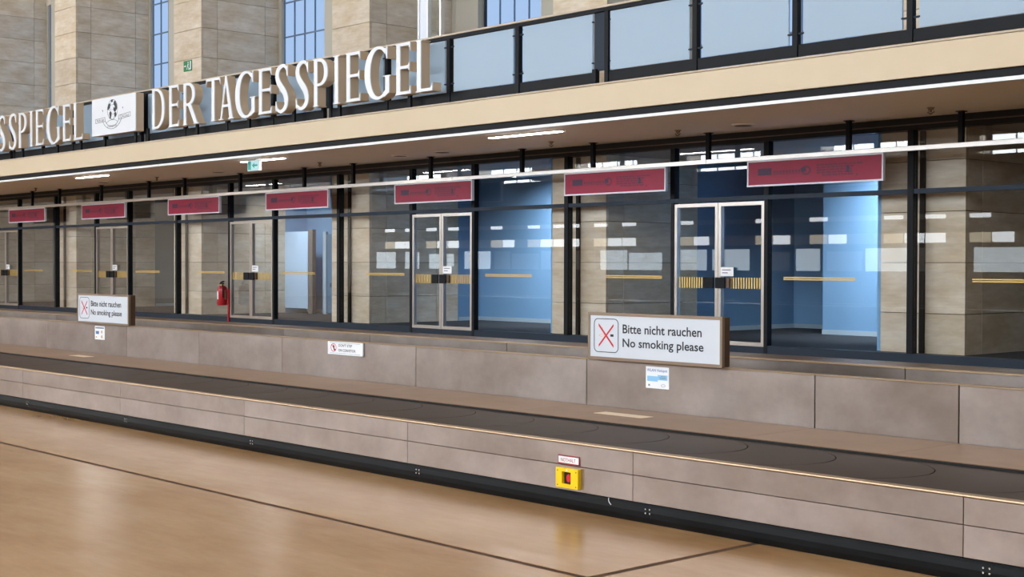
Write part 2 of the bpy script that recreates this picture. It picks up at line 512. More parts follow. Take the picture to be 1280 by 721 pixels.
# ------------------------------------------------------------------ gallery: slab, fascia, soffit
GX0, GX1 = -50.0, 3.0
tag(box('gallery_slab', GX0, GX1, YF + 0.12, 24.0, ZS + 0.08, ZG - 0.02, 'ledge_stone'), 'concrete gallery floor slab over the shop front', kind='structure')
tr = thing('trim_1', (-22, YF, 3.78), 'smooth cream fascia along the gallery edge', kind='structure')
box('fascia_board', GX0, GX1, YF, YF + 0.05, 3.785, 4.15, 'cream', tr, bev=0.004)
tr = thing('trim_2', (-22, YF, 4.15), 'thin pale stone ledge on top of the cream fascia', kind='structure')
for a, b in zip([GX0 + 1.77 * i for i in range(30)], [GX0 + 1.77 * i for i in range(1, 31)]):
    if b <= GX1 + 1:
        box('ledge_stone', a + 0.002, b - 0.002, YF - 0.015, YF + 0.2, 4.152, ZG + 0.012, 'ledge_stone', tr, bev=0.003)
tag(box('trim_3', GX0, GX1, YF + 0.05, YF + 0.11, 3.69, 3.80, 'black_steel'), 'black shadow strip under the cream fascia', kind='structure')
tag(box('trim_4', GX0, GX1, YF + 0.04, YF + 0.16, 3.648, 3.69, 'white_metal'), 'white metal strip along the front edge of the soffit', kind='structure')
tag(box('soffit', GX0, GX1, YF + 0.16, YG + 0.1, ZS, ZS + 0.075, 'soffit'), 'smooth brownish soffit under the gallery', kind='structure')

# gallery details behind the railing
t = thing('glazed_partition', (-19.3, 15.6, ZG), 'white framed glazed partition standing on the gallery behind the railing', 'partition')
box('post', -19.61, -19.57, 15.6, 15.68, ZG, 7.2, 'white_metal', t)
box('post', -19.36, -19.32, 15.6, 15.68, ZG, 7.2, 'white_metal', t)
box('panel', -19.57, -19.36, 15.62, 15.66, ZG, 7.2, 'frame_white', t)
box('pane', -19.32, -19.01, 15.63, 15.65, ZG, 7.2, 'clear_glass', t)
box('edge_post', -19.01, -18.965, 15.6, 15.68, ZG, 7.2, 'silver', t)
tag(box('wall_gallery', -22.98, -22.26, 19.3, 19.5, ZG, 9.8, 'plaster_grey'), 'grey wall strip beside the gallery window right of the lettering', kind='structure')
tag(box('trim_5', -22.25, -22.20, 19.46, 19.5, ZG, 9.8, 'navy_steel'), 'dark frame at the edge of the grey gallery wall strip', kind='structure')

# ------------------------------------------------------------------ railing
ra = thing('railing', (-22, YR, ZG), 'gallery railing of frosted blue glass panels between black posts', 'railing')
box('handrail', GX0, GX1, YR - 0.07, YR + 0.05, 5.262, 5.292, 'ledge_stone', ra, bev=0.005)
box('rail_underside', GX0, GX1, YR - 0.05, YR + 0.03, 5.215, 5.262, 'black_steel', ra)
pair = [-7.32 - BAY * k for k in range(7)]
for p in pair:
    box('post', p + 0.12 - 0.035, p + 0.12 + 0.035, YR - 0.04, YR + 0.04, ZG + 0.01, 5.215, 'black_steel', ra)
    box('post', p - 0.12 - 0.035, p - 0.12 + 0.035, YR - 0.04, YR + 0.04, ZG + 0.01, 4.42, 'black_steel', ra)
    box('fin', p - 0.15, p + 0.05, YR + 0.0, YR + 0.05, 4.40, 5.215, 'navy_steel', ra)
for i, p in enumerate(pair[:-1]):
    a, b = pair[i + 1] + 0.12, p - 0.12
    n = 4
    st = (b - a) / n
    for q in range(n):
        xa, xb = a + q * st, a + (q + 1) * st
        if q:
            box('post', xa - 0.038, xa + 0.038, YR - 0.04, YR + 0.04, ZG + 0.01, 5.215, 'black_steel', ra)
        l = 0.11 if q else 0.05
        r = 0.11 if q < n - 1 else 0.05
        pn = box('pane', xa + l, xb - r, YR - 0.012, YR + 0.012, 4.385, 5.205, 'frosted', ra)
        for zc in (4.5, 5.08):
            box('clip', xa + 0.038, xa + l + 0.012, YR - 0.02, YR + 0.02, zc, zc + 0.02, 'navy_steel', pn)
            box('clip', xb - r - 0.012, xb - 0.038, YR - 0.02, YR + 0.02, zc, zc + 0.02, 'navy_steel', pn)
        box('kick_plate', xa + 0.04, xb - 0.04, YR - 0.025, YR + 0.0, 4.225, 4.375, 'black_steel', ra, bev=0.004)

# ------------------------------------------------------------------ shop front
wall_h = (3.47, ZS)
for k in range(6):
    xr, xl = PC[k], PC[k + 1]
    cx = (xl + xr) / 2 - 0.02
    where = ['at the right edge of the picture', 'behind the large no smoking sign', 'between the second and third pier from the right',
             'right of the red fire extinguisher door', 'behind the small far no smoking sign', 'at the far left'][k]
    t = thing('window_%d' % (k + 7), (cx, YG, 0), 'dark framed shop front glazing ' + where, kind='structure')
    d0, d1 = cx - 0.885, cx + 0.885
    box('plinth', xl, d0 - 0.06, YG - 0.05, YG + 0.12, 0.0, 0.455, 'navy_steel', t)
    box('plinth', d1 + 0.06, xr, YG - 0.05, YG + 0.12, 0.0, 0.455, 'navy_steel', t)
    box('plinth', d0 - 0.06, cx - 0.004, YG - 0.04, YG + 0.12, 0.0, 0.435, 'navy_steel', t)
    box('plinth', cx + 0.004, d1 + 0.06, YG - 0.04, YG + 0.12, 0.0, 0.435, 'navy_steel', t)
    box('head', xl, xr, YG - 0.06, YG + 0.15, 3.50, ZS, 'brown_black', t)
    box('head_trim', xl, xr, YG - 0.075, YG - 0.06, 3.565, 3.58, 'bronze_dark', t)
    box('transom', xl + 0.05, xr - 0.05, YG - 0.05, YG + 0.05, 2.635, 2.70, 'navy_steel', t)
    box('mullion', xl - 0.045, xl + 0.045, YG - 0.06, YG + 0.06, 0.455, 3.5, 'black_steel', t)
    for d in (d0 - 0.035, d1 + 0.035):
        box('mullion', d - 0.033, d + 0.033, YG - 0.055, YG + 0.055, 0.0, 2.635, 'black_steel', t)
        box('mullion', d - 0.045, d + 0.045, YG - 0.055, YG + 0.055, 2.70, 3.5, 'black_steel', t)
    box('inner_post', xl - 0.01, xl + 0.06, YG + 0.19, YG + 0.235, 0.455, 3.5, 'brown_black', t)
    for a, b in ((xl + 0.045, d0 - 0.08), (d0 + 0.01, d1 - 0.01), (d1 + 0.08, xr - 0.045)):
        box('pane', a, b, YG - 0.006, YG + 0.006, 2.70, 3.50, 'glass', t)
    for side, (a, b) in enumerate(((xl + 0.045, d0 - 0.068), (d1 + 0.068, xr - 0.045))):
        pn = box('pane', a, b, YG - 0.006, YG + 0.006, 0.455, 2.635, 'glass', t)
        s0 = d0 - 0.28 - 1.25 if side == 0 else d1 + 0.33
        for z in (1.440, 1.468):
            box('gold_line', s0, s0 + 1.24, YG - 0.009, YG - 0.006, z, z + 0.017, 'brass', pn)
    # double door
    dt = thing('door_%d' % (k + 1), (cx, YG, 0.44), 'silver framed double glass door ' + where, kind='structure')
    for s in (-1, 1):
        a, b = (d0, cx - 0.004) if s < 0 else (cx + 0.004, d1)
        mb = MB(); fwid = 0.055
        mb.box(a, a + fwid, YG - 0.045, YG + 0.03, 0.44, 2.615); mb.box(b - fwid, b, YG - 0.045, YG + 0.03, 0.44, 2.615)
        mb.box(a + fwid, b - fwid, YG - 0.045, YG + 0.03, 0.44, 0.495); mb.box(a + fwid, b - fwid, YG - 0.045, YG + 0.03, 2.56, 2.615)
        lf = mb.build('leaf', 'alu', dt)
        box('pane', a + fwid, b - fwid, YG - 0.006, YG + 0.006, 0.495, 2.56, 'glass', lf)
        h0, h1 = (cx - 0.27, cx - 0.07) if s < 0 else (cx - 0.035, cx + 0.155)
        box('handle', h0, h1, YG - 0.075, YG - 0.046, 1.30, 1.468, 'black_steel', lf, bev=0.006)
        mb = MB()
        g0, g1 = (a + fwid + 0.02, h0 - 0.02) if s < 0 else (h1 + 0.06, b - fwid - 0.01)
        q = g0
        while q < g1:
            mb.box(q, q + 0.024, YG - 0.0095, YG - 0.006, 1.30, 1.468)
            q += 0.05
        tag(mb.build('stripe_band', 'brass', lf), kind='stuff')
        if s > 0:
            box('latch', h1, h1 + 0.07, YG - 0.05, YG - 0.01, 1.31, 1.46, 'bronze_dark', lf)
    if k:
        nt_ = thing('paper_notice', (cx + 0.18, YG - 0.01, 1.55), 'small white notice on the door ' + where, 'notice', 'paper notices on the doors')
        box('sheet', cx + 0.06, cx + 0.31, YG - 0.052, YG - 0.048, 1.487, 1.625, 'paper', nt_)
        box('print', cx + 0.09, cx + 0.26, YG - 0.0535, YG - 0.0522, 1.575, 1.590, 'grey_print', nt_)
        box('print', cx + 0.09, cx + 0.20, YG - 0.0535, YG - 0.0522, 1.532, 1.547, 'grey_print', nt_)
# last mullion on the right
# ------------------------------------------------------------------ office rooms behind the glass
for k in range(6):
    xr, xl = PC[k], PC[k + 1]
    cx = (xl + xr) / 2
    where = ['right edge', 'large no smoking sign', 'middle', 'fire extinguisher', 'small no smoking sign', 'far left'][k]
    rt_ = thing('room_%d' % (k + 1), (cx, 20, ZF), 'dim blue walled office behind the glass, ' + where, kind='structure')
    box('office_floor', xl - 0.6 + 0.6, xr, YG + 0.13, 23.4, 0.2, ZF, 'carpet', rt_)
    box('office_ceiling', xl, xr, YG + 0.12, 23.4, 3.52, 3.6, 'room_ceiling', rt_)
    wall = 'blue_wall' if k in (1, 2, 3) else ('grey_wall' if k else 'hall_dark')
    yb = [22.6, 22.6, 20.35, 20.35, 20.6, 20.6][k]
    box('partition', xl + 0.55, xl + 0.65, YW + 0.1, yb, ZF, 3.52, 'blue_wall_deep' if k in (1, 2) else wall, rt_)
    box('back_wall', xl + 0.55, xr - 0.5, yb, yb + 0.1, ZF, 3.52, wall, rt_)
    box('skirting_board', xl + 0.65, xr - 0.6, yb - 0.02, yb, ZF, ZF + 0.08, 'skirting', rt_)
    box('skirting_board', xl + 0.65, xl + 0.67, YW + 0.12, yb - 0.02, ZF, ZF + 0.08, 'skirting', rt_)
    box('side_wall', xr - 0.75, xr - 0.65, YP + 0.06, yb, ZF, 3.52, wall, rt_)
    if k == 1:
        box('jut_wall', -14.80, -11.4, 20.87, 21.1, ZF, 3.52, 'blue_wall', rt_)
        box('skirting_board', -14.80, -11.4, 20.85, 20.87, ZF, ZF + 0.08, 'skirting', rt_)
    if k == 3:
        d = thing('office_door', (-29.9, 20.2, ZF), 'pale blue lit door leaf inside the office by the fire extinguisher', 'door')
        box('leaf', -31.0 + 0.95, -29.05, 19.7, 19.74, ZF + 0.12, 2.46, 'door_pale', d)
        box('post', -29.0, -28.82, 19.68, 19.78, ZF, 2.5, 'door_frame', d)
        d2 = thing('cupboard_door', (-28.4, 19.8, ZF), 'darker blue closed door with pale frame inside the same office', 'door')
        box('frame', -28.55, -28.42, 19.8, 19.86, ZF, 2.44, 'skirting', d2)
        box('leaf', -28.42, -27.2, 19.82, 19.86, ZF + 0.03, 2.38, 'door_blue', d2)
        box('lock', -28.25, -28.12, 19.8, 19.82, 1.1, 1.2, 'navy_steel', d2)
    WASH = {1: ((-13.0, 19.55, 3.38), (-13.0, 20.87, 1.5), 95, 1.2), 2: ((-20.2, 19.2, 3.38), (-20.4, 20.35, 1.2), 75, 1.6),
            3: ((-29.0, 18.75, 3.38), (-29.3, 19.75, 1.4), 20, 1.0), 4: ((-33.0, 19.3, 3.38), (-33.0, 20.6, 1.2), 9, 1.2)}
    if k in WASH:  # unseen lamps added only to brighten the office walls
        (lx, ly, lz), tgt, pw, ln = WASH[k]
        lp = thing('office_fill_lamp', (lx, ly, 3.5), 'added unseen lamp brightening the office wall behind the ' + where + ' bay', 'lamp', 'added office fill lamps')
        box('housing', lx - ln / 2 - 0.03, lx + ln / 2 + 0.03, ly - 0.08, ly + 0.06, 3.40, 3.519, 'white_metal', lp)
        la = bpy.data.lights.new('fill_area', 'AREA')
        la.shape = 'RECTANGLE'; la.size = ln; la.size_y = 0.1; la.energy = pw; la.color = (0.88, 0.94, 1.0); la.spread = math.radians(125)
        lo = bpy.data.objects.new('fill_area', la)
        link(lo, lp, (lx, ly, lz))
        lo.rotation_euler = (Vector(tgt) - Vector((lx, ly, lz))).to_track_quat('-Z', 'Y').to_euler()

# ------------------------------------------------------------------ hanging sign rail and red signs
YH = 16.75
rl_ = thing('sign_rail', (-22, YH, 3.2), 'long silver rail hanging from black rods in front of the glass', 'rail')
for a, b in zip([-50 + 6.0 * i for i in range(8)], [-44 + 6.0 * i for i in range(8)]):
    box('rail_length', a + 0.002, b - 0.002, YH - 0.03, YH + 0.03, 3.19, 3.255, 'silver', rl_, bev=0.004)
for k in range(-1, 6):
    c = -17.28 - BAY * (k - 1)
    for dx in (-0.86, 0.86, 3.31):
        if -49 < c + dx < -3:
            box('rod', c + dx - 0.032, c + dx + 0.032, YH - 0.032, YH + 0.032, 3.255, ZS - 0.012, 'black_steel', rl_)
            box('flange', c + dx - 0.055, c + dx + 0.055, YH - 0.055, YH + 0.055, ZS - 0.012, ZS - 0.001, 'black_steel', rl_)
signs = [(-13.21, -10.89, 'nearest and rightmost'), (-17.07, -14.81, 'second from the right'), (-21.72, -19.44, 'third from the right'), (-26.26, -23.93, 'middle'),
         (-30.52, -28.18, 'third from the left'), (-35.09, -32.69, 'second from the left'), (-39.72, -37.33, 'furthest and leftmost')]
for x0, x1, wh in signs:
    t = thing('hanging_sign', ((x0 + x1) / 2, YH - 0.05, 2.81), 'red hanging sign with faded dark print, %s of the row' % wh, 'sign', 'red hanging signs')
    ya, yb, z0, z1 = YH - 0.03, YH + 0.025, 2.81, 3.189
    e = 0.022
    mb = MB()
    mb.box(x0, x1, ya, yb, z0, z0 + e); mb.box(x0, x1, ya, yb, z1 - e, z1); mb.box(x0, x0 + e, ya, yb, z0 + e, z1 - e); mb.box(x1 - e, x1, ya, yb, z0 + e, z1 - e)
    mb.build('frame', 'frame_white', t)
    fp = box('face', x0 + e, x1 - e, ya + 0.008, yb, z0 + e, z1 - e, 'red_print', t)
    W_ = x1 - x0; yp = ya + 0.0072; zm = (z0 + z1) / 2
    bars = MB(); dk = MB()
    dk.box(x0 + 0.085 * W_, x0 + 0.19 * W_, yp - 0.001, yp, zm - 0.03, zm + 0.07)
    for q in range(9):
        xa = x0 + (0.205 + 0.0235 * q) * W_
        bars.box(xa, xa + 0.016 * W_, yp - 0.001, yp, zm - 0.012, zm + 0.028)
    bars.box(x0 + 0.205 * W_, x0 + 0.41 * W_, yp - 0.0006, yp, zm - 0.03, zm - 0.020)
    bars.ring(x0 + 0.452 * W_, zm + 0.01, 0.036 * W_, 0.07, 0.03, yp - 0.001, yp, 18)
    dk.box(x0 + 0.415 * W_, x0 + 0.452 * W_, yp - 0.0014, yp - 0.001, zm - 0.01, zm + 0.05)
    rnd = random.Random(3)
    for r in range(5):
        xa = x0 + (0.53 + (0.04 if r == 4 else 0)) * W_
        ze = zm + 0.085 - 0.036 * r
        while xa < x0 + (0.82 if r == 0 else 0.775) * W_:
            ww = rnd.uniform(0.012, 0.04) * W_
            bars.box(xa, xa + ww, yp - 0.001, yp, ze - 0.024, ze)
            xa += ww + 0.006 * W_
    dk.box(x0 + 0.745 * W_, x0 + 0.765 * W_, yp - 0.0018, yp - 0.001, zm - 0.05, zm + 0.05)
    dk.box(x0 + 0.815 * W_, x0 + 0.823 * W_, yp - 0.001, yp, zm - 0.10, zm - 0.075)
    tag(bars.build('faded_print', 'dark_print', fp), kind='stuff')
    tag(dk.build('dark_print', 'navy_print', fp), kind='stuff')

# ------------------------------------------------------------------ soffit fittings
for x0, x1, wh in ((-16.78, -15.2, 'right'), (-24.1, -22.65, 'middle'), (-31.3, -29.8, 'left')):
    t = thing('tube_lamp', ((x0 + x1) / 2, 14.82, ZS), 'slim lit fluorescent lamp at the front of the soffit, %s one' % wh, 'lamp', 'soffit lamps')
    box('housing', x0 - 0.02, x1 + 0.02, 14.76, 14.88, ZS - 0.02, ZS - 0.001, 'white_metal', t)
    box('diffuser', x0, x1, 14.78, 14.86, ZS - 0.03, ZS - 0.02, 'tube', t)
for x, wh in ((-12.78, 'nearest, over the right hanging sign'), (-19.5, 'over the third hanging sign from the right'), (-20.72, 'beside its neighbour near the middle'), (-27.14, 'left of the hanging exit sign'), (-32.53, 'furthest left')):
    mb = MB(); mb.lathe(x, 16.08, [(0.16, ZS - 0.001), (0.16, ZS - 0.015), (0.13, ZS - 0.025), (0.0, ZS - 0.027)], 20)
    t = thing('ceiling_speaker', (x, 16.08, ZS), 'flat round fitting in the soffit, ' + wh, 'speaker', 'round soffit fittings')
    mb.build('disc', 'soffit', t, True)
    mb = MB(); mb.lathe(x, 16.08, [(0.125, ZS - 0.0275), (0.10, ZS - 0.030), (0.0, ZS - 0.0305)], 18)
    mb.build('grille', 'bronze_dark', t, True)
for x, wh in ((-9.79, 'rightmost'), (-14.02, 'second from the right'), (-16.74, 'third from the right'), (-23.32, 'third from the left'), (-29.9, 'second from the left'), (-36.5, 'leftmost')):
    t = thing('sprinkler', (x, 16.1, ZS), 'small sprinkler head under the soffit, %s of the row' % wh, 'sprinkler', 'soffit sprinklers')
    mb = MB(); mb.lathe(x, 16.1, [(0.05, ZS - 0.001), (0.05, ZS - 0.012), (0.02, ZS - 0.02), (0.015, ZS - 0.06), (0.0, ZS - 0.061)], 10)
    mb.build('nozzle', 'bronze', t, True)
    mb = MB(); mb.tube([(x - 0.03, 16.1, ZS - 0.02), (x - 0.045, 16.1, ZS - 0.06), (x, 16.1, ZS - 0.085), (x + 0.045, 16.1, ZS - 0.06), (x + 0.03, 16.1, ZS - 0.02)], 0.008, 6)
    mb.build('yoke', 'bronze_dark', t)
# hanging exit sign
t = thing('exit_sign', (-23.36, 14.63, 3.45), 'lit white and teal exit sign hanging under the soffit', 'sign')
box('housing', -23.56, -23.16, 14.60, 14.66, 3.43, 3.63, 'white_metal', t)
box('face', -23.55, -23.17, 14.592, 14.60, 3.44, 3.62, 'exit_lit', t)
mb = MB(); mb.box(-23.53, -23.43, 14.589, 14.592, 3.45, 3.61)
mb.prism([(-23.39, 3.53), (-23.31, 3.58), (-23.31, 3.48)], 14.589, 14.592); mb.box(-23.31, -23.20, 14.589, 14.592, 3.513, 3.547)
tag(mb.build('pictogram', 'teal', t), kind='stuff')
box('stem', -23.37, -23.34, 14.615, 14.645, 3.63, ZS - 0.001, 'white_metal', t)
# green exit sign on the pier
t = thing('exit_sign', (-30.67, YP, 6.29), 'small green running man exit sign on the stone pier above the lettering', 'sign')
box('plate', -30.86, -30.48, YP - 0.02, YP - 0.001, 6.30, 6.555, 'green', t, bev=0.004)
mb = MB(); ys = YP - 0.0225
mb.box(-30.55, -30.50, ys, ys + 0.0022, 6.33, 6.53); mb.box(-30.62, -30.56, ys, ys + 0.0022, 6.33, 6.36)
mb.box(-30.84, -30.76, ys, ys + 0.0022, 6.415, 6.435); mb.prism([(-30.77, 6.45), (-30.72, 6.425), (-30.77, 6.40)], ys, ys + 0.0022)
mb.disc(-30.64, 6.505, 0.02, 0.02, ys, ys + 0.0022, 10)
mb.strip([(-30.68, 6.42), (-30.65, 6.48)], [(-30.64, 6.40), (-30.61, 6.47)], ys, ys + 0.0022)
mb.strip([(-30.68, 6.41), (-30.71, 6.34)], [(-30.66, 6.41), (-30.685, 6.34)], ys, ys + 0.0022)
mb.strip([(-30.66, 6.41), (-30.62, 6.37)], [(-30.64, 6.42), (-30.60, 6.37)], ys, ys + 0.0022)
mb.build('pictogram', 'white_face', t)

# ------------------------------------------------------------------ raised letters on the gallery
H = 0.82
def arcpts(cx, cz, rx, rz, a0, a1, n=16, p=2.0):
    o = []
    for i in range(n + 1):
        a = math.radians(a0 + (a1 - a0) * i / n)
        c, s = math.cos(a), math.sin(a)
        o.append((cx + rx * math.copysign(abs(c) ** (2 / p), c), cz + rz * math.copysign(abs(s) ** (2 / p), s)))
    return o
def glyph(ch, w):
    """list of closed strips (A, B) in a w x H box"""
    P = []
    rc = lambda x0, z0, x1, z1: P.append(([(x0, z0), (x0, z1)], [(x1, z0), (x1, z1)]))
    poly = lambda a, b, c, d: P.append(([a, b], [d, c]))
    st, th = 0.10, 0.048
    def serif(x0, x1, top):
        if top:
            P.append(([(x0 - 0.025, H), (x1 + 0.025, H)], [(x0 - 0.025, H - 0.018), (x1 + 0.025, H - 0.018)]))
        else:
            P.append(([(x0 - 0.025, 0), (x1 + 0.025, 0)], [(x0 - 0.025, 0.018), (x1 + 0.025, 0.018)]))
    s0 = 0.03
    if ch in 'EL':
        rc(s0, 0, s0 + st, H); serif(s0, s0 + st, False); serif(s0, s0 + st, True)
        rc(s0 + st, 0, w - 0.03, th)
        poly((w - 0.06, 0), (w, 0), (w, 0.13), (w - 0.04, th))
        if ch == 'E':
            rc(s0 + st, H - th, w - 0.03, H); poly((w - 0.05, H - th), (w - 0.01, H - 0.14), (w - 0.01, H), (w - 0.05, H))
            rc(s0 + st, 0.405, w - 0.05, 0.405 + th); poly((w - 0.075, 0.42), (w - 0.03, 0.35), (w - 0.03, 0.51), (w - 0.075, 0.44))
    elif ch == 'I':
        m = w / 2; rc(m - st / 2, 0, m + st / 2, H)
        P.append(([(0, 0), (w, 0)], [(0, 0.02), (w, 0.02)])); P.append(([(0, H), (w, H)], [(0, H - 0.02), (w, H - 0.02)]))
    elif ch == 'T':
        m = w * 0.5; rc(m - st / 2, 0, m + st / 2, H)
        P.append(([(m - 0.09, 0), (m + 0.09, 0)], [(m - 0.09, 0.02), (m + 0.09, 0.02)]))
        rc(0.02, H - th, w - 0.02, H)
        poly((0.0, H - 0.15), (0.045, H - th), (0.06, H), (0.015, H)); poly((w, H - 0.15), (w - 0.045, H - th), (w - 0.06, H), (w - 0.015, H))
    elif ch == 'A':
        m = w * 0.47
        poly((0.055, 0), (0.105, 0), (m + 0.02, H - 0.06), (m - 0.015, H))
        poly((w - 0.155, 0), (w - 0.035, 0), (m + 0.035, H), (m - 0.03, H))
        poly((0.13, 0.235), (0.37, 0.235), (0.355, 0.235 + th), (0.145, 0.235 + th))
        P.append(([(0, 0), (0.16, 0)], [(0, 0.018), (0.16, 0.018)])); P.append(([(w - 0.2, 0), (w, 0)], [(w - 0.2, 0.018), (w, 0.018)]))
    elif ch in 'DPR':
        rc(s0, 0, s0 + st, H); serif(s0, s0 + st, True)
        if ch != 'D': serif(s0, s0 + st, False)
        zb = {'D': 0.0, 'P': 0.345, 'R': 0.37}[ch]
        zc, rz = (H + zb) / 2, (H - zb) / 2
        wb = w if ch != 'R' else w * 0.78
        x = s0 + st - 0.01
        P.append((arcpts(x + 0.04, zc, wb - x - 0.04, rz, -90, 90, 18, 2.3), arcpts(x + 0.04, zc, wb - x - 0.145, rz - th, -90, 90, 18, 2.3)))
        rc(s0 + st, zb, x + 0.05, zb + th); rc(s0 + st, H - th, x + 0.05, H)
        if ch == 'R':
            poly((w - 0.15, 0), (w - 0.03, 0), (0.30, zb + 0.06), (0.19, zb + 0.02))
            P.append(([(w - 0.19, 0), (w, 0)], [(w - 0.19, 0.018), (w, 0.018)]))
    elif ch == 'G':
        zc = H / 2; o = 0.025
        rx = w * 0.52
        A = arcpts(rx, zc, rx, zc + o, 52, 308, 30, 2.1); B = arcpts(rx + 0.025, zc, rx - 0.13, zc + o - th, 50, 310, 30, 2.1)
        P.append((A, B))
        xa = A[-1][0]
        rc(w - 0.135, 0.06, w - 0.03, 0.35); P.append(([(w - 0.20, 0.35), (w + 0.0, 0.35)], [(w - 0.20, 0.332), (w + 0.0, 0.332)]))
        poly((xa - 0.06, -0.005), (w - 0.03, 0.075), (w - 0.135, 0.12), (xa - 0.06, 0.055))
        poly((A[0][0] - 0.06, H - 0.03), (w - 0.085, H - 0.03), (w - 0.085, H - 0.20), (w - 0.105, H - 0.18))
        rc(w - 0.11, H - 0.2, w - 0.08, H + 0.005)
    elif ch == 'S':
        C = [(0.93, 0.80, .03), (0.90, 0.90, .05), (0.72, 0.985, .055), (0.48, 0.985, .07), (0.22, 0.91, .10), (0.15, 0.77, .115), (0.27, 0.64, .12), (0.50, 0.52, .125), (0.72, 0.41, .125),
             (0.86, 0.26, .12), (0.82, 0.11, .10), (0.58, 0.02, .07), (0.32, 0.015, .055), (0.10, 0.09, .05), (0.06, 0.20, .03)]
        pts = []
        for i in range(len(C) - 1):
            p0, p1, p2, p3 = C[max(i - 1, 0)], C[i], C[i + 1], C[min(i + 2, len(C) - 1)]
            for q in range(4):
                t = q / 4
                pts.append(tuple(0.5 * (2 * b + (c - a) * t + (2 * a - 5 * b + 4 * c - d) * t * t + (3 * b - a - 3 * c + d) * t ** 3) for a, b, c, d in zip(p0, p1, p2, p3)))
        pts.append(C[-1])
        X = [(p[0] * w, p[1] * H, p[2]) for p in pts]
        A = []; B = []
        for i, p in enumerate(X):
            a, b = X[max(i - 1, 0)], X[min(i + 1, len(X) - 1)]
            dx, dz = b[0] - a[0], b[1] - a[1]; l = math.hypot(dx, dz) or 1
            nx, nz = -dz / l, dx / l
            A.append((p[0] + nx * p[2] / 2, p[1] + nz * p[2] / 2)); B.append((p[0] - nx * p[2] / 2, p[1] - nz * p[2] / 2))
        P.append((A, B))
        rc(w * 0.915, H * 0.76, w * 0.975, H * 0.985); rc(w * 0.03, H * 0.015, w * 0.085, H * 0.235)
    return P

YL = 14.10
def letters(parent, seq, zb):
    for ch, x0, w in seq:
        side = MB(); face = MB()
        for i, (A, B) in enumerate(glyph(ch, w)):
            e = 0.0007 * i                                     # keeps overlapping strokes off one another's planes
            A2 = [(x0 + a + e, zb + b + e) for a, b in A]; B2 = [(x0 + a + e, zb + b + e) for a, b in B]
            side.strip(A2, B2, YL + 0.001 + e * 0.3, YL + 0.165 - e)
            face.strip(A2, B2, YL - 0.018 - e, YL - e * 0.3)
        o = side.build('letter', 'letter_side', parent)
        o['label'] = 'raised capital letter %s with white face and beige sides' % ch
        face.build('letter_face', 'white_face', o)
big = thing('letter_sign', (-21.8, YL, 4.38), 'large raised white lettering along the railing right of the emblem panel', 'sign')
seqR = [('D', -26.38, .54), ('E', -25.68, .41), ('R', -25.11, .60), ('T', -24.23, .54), ('A', -23.75, .54), ('G', -23.16, .70), ('E', -22.37, .45), ('S', -21.80, .41), ('S', -21.15, .40),
        ('P', -20.61, .44), ('I', -20.01, .19), ('E', -19.65, .42), ('G', -19.11, .70), ('E', -18.28, .40), ('L', -17.75, .42)]
letters(big, seqR, 4.378)
sml = thing('letter_sign', (-32, YL, 4.39), 'raised white lettering left of the emblem panel, cut by the picture edge', 'sign')
seqL = [('S', -34.08, .42), ('S', -33.43, .42), ('P', -32.88, .45), ('I', -32.27, .2), ('E', -31.93, .43), ('G', -31.34, .71), ('E', -30.50, .40), ('L', -29.95, .44)]
dX = -29.95 + 17.75
seqL = [('D', -38.58, .54), ('E', -37.88, .41), ('R', -37.31, .60), ('T', -36.43, .54), ('A', -35.95, .54), ('G', -35.36, .70), ('E', -34.57, .45)] + seqL
letters(sml, seqL, 4.392)
for x, own in [(-26.9, big), (-24.9, big), (-23.0, big), (-21.5, big), (-20.1, big), (-18.15, big), (-30.0, sml), (-31.2, sml), (-33.1, sml), (-35.3, sml), (-37.5, sml)]:
    box('bracket', x - 0.035, x + 0.035, YL + 0.165, YL + 0.21, ZG + 0.012, 4.46, 'black_steel', own)
# emblem panel
em = thing('emblem_panel', (-28.05, YL, 4.41), 'white panel with dark globe and ribbon emblem between the two letterings', 'sign')
box('box_body', -29.04, -27.05, YL + 0.001, YL + 0.165, 4.41, 5.20, 'letter_side', em)
fc = box('face', -29.04, -27.05, YL - 0.018, YL, 4.41, 5.20, 'white_face', em, bev=0.003)
for x in (-28.75, -27.35):
    box('bracket', x - 0.035, x + 0.035, YL + 0.12, YL + 0.16, ZG + 0.012, 4.41, 'black_steel', em)
ye = YL - 0.018
gx, gz = -28.08, 4.93
mb = MB()
mb.ring(gx, gz, 0.235, 0.215, 0.008, ye - 0.002, ye - 0.0002, 36)
for rr in (0.12,):
    mb.ring(gx, gz, rr, 0.213, 0.005, ye - 0.002, ye - 0.0002, 30)
for zz in (-0.1, 0.0, 0.1):
    hw = math.sqrt(max(0, 0.213 ** 2 - zz ** 2)) * 1.09
    mb.box(gx - hw, gx + hw, ye - 0.002, ye - 0.0002, gz + zz - 0.002, gz + zz + 0.002)
mb.build('globe_lines', 'ink', fc)
mb = MB()
def blob(pts):
    mb.prism([(gx + a, gz + b) for a, b in pts], ye - 0.003, ye - 0.0005)
blob([(-0.06, 0.205), (0.01, 0.21), (0.03, 0.17), (-0.02, 0.15), (-0.07, 0.17)])
blob([(-0.20, 0.08), (-0.16, 0.13), (-0.10, 0.14), (-0.09, 0.09), (-0.13, 0.03), (-0.19, 0.0), (-0.225, 0.02)])
blob([(-0.14, -0.06), (-0.08, -0.03), (-0.03, -0.07), (-0.05, -0.14), (-0.09, -0.20), (-0.12, -0.19), (-0.13, -0.12)])
blob([(0.06, 0.15), (0.12, 0.18), (0.19, 0.10), (0.215, 0.02), (0.18, -0.03), (0.12, 0.0), (0.10, 0.07), (0.05, 0.10)])
blob([(0.05, 0.05), (0.12, 0.02), (0.17, -0.04), (0.10, -0.06), (0.05, -0.02)])
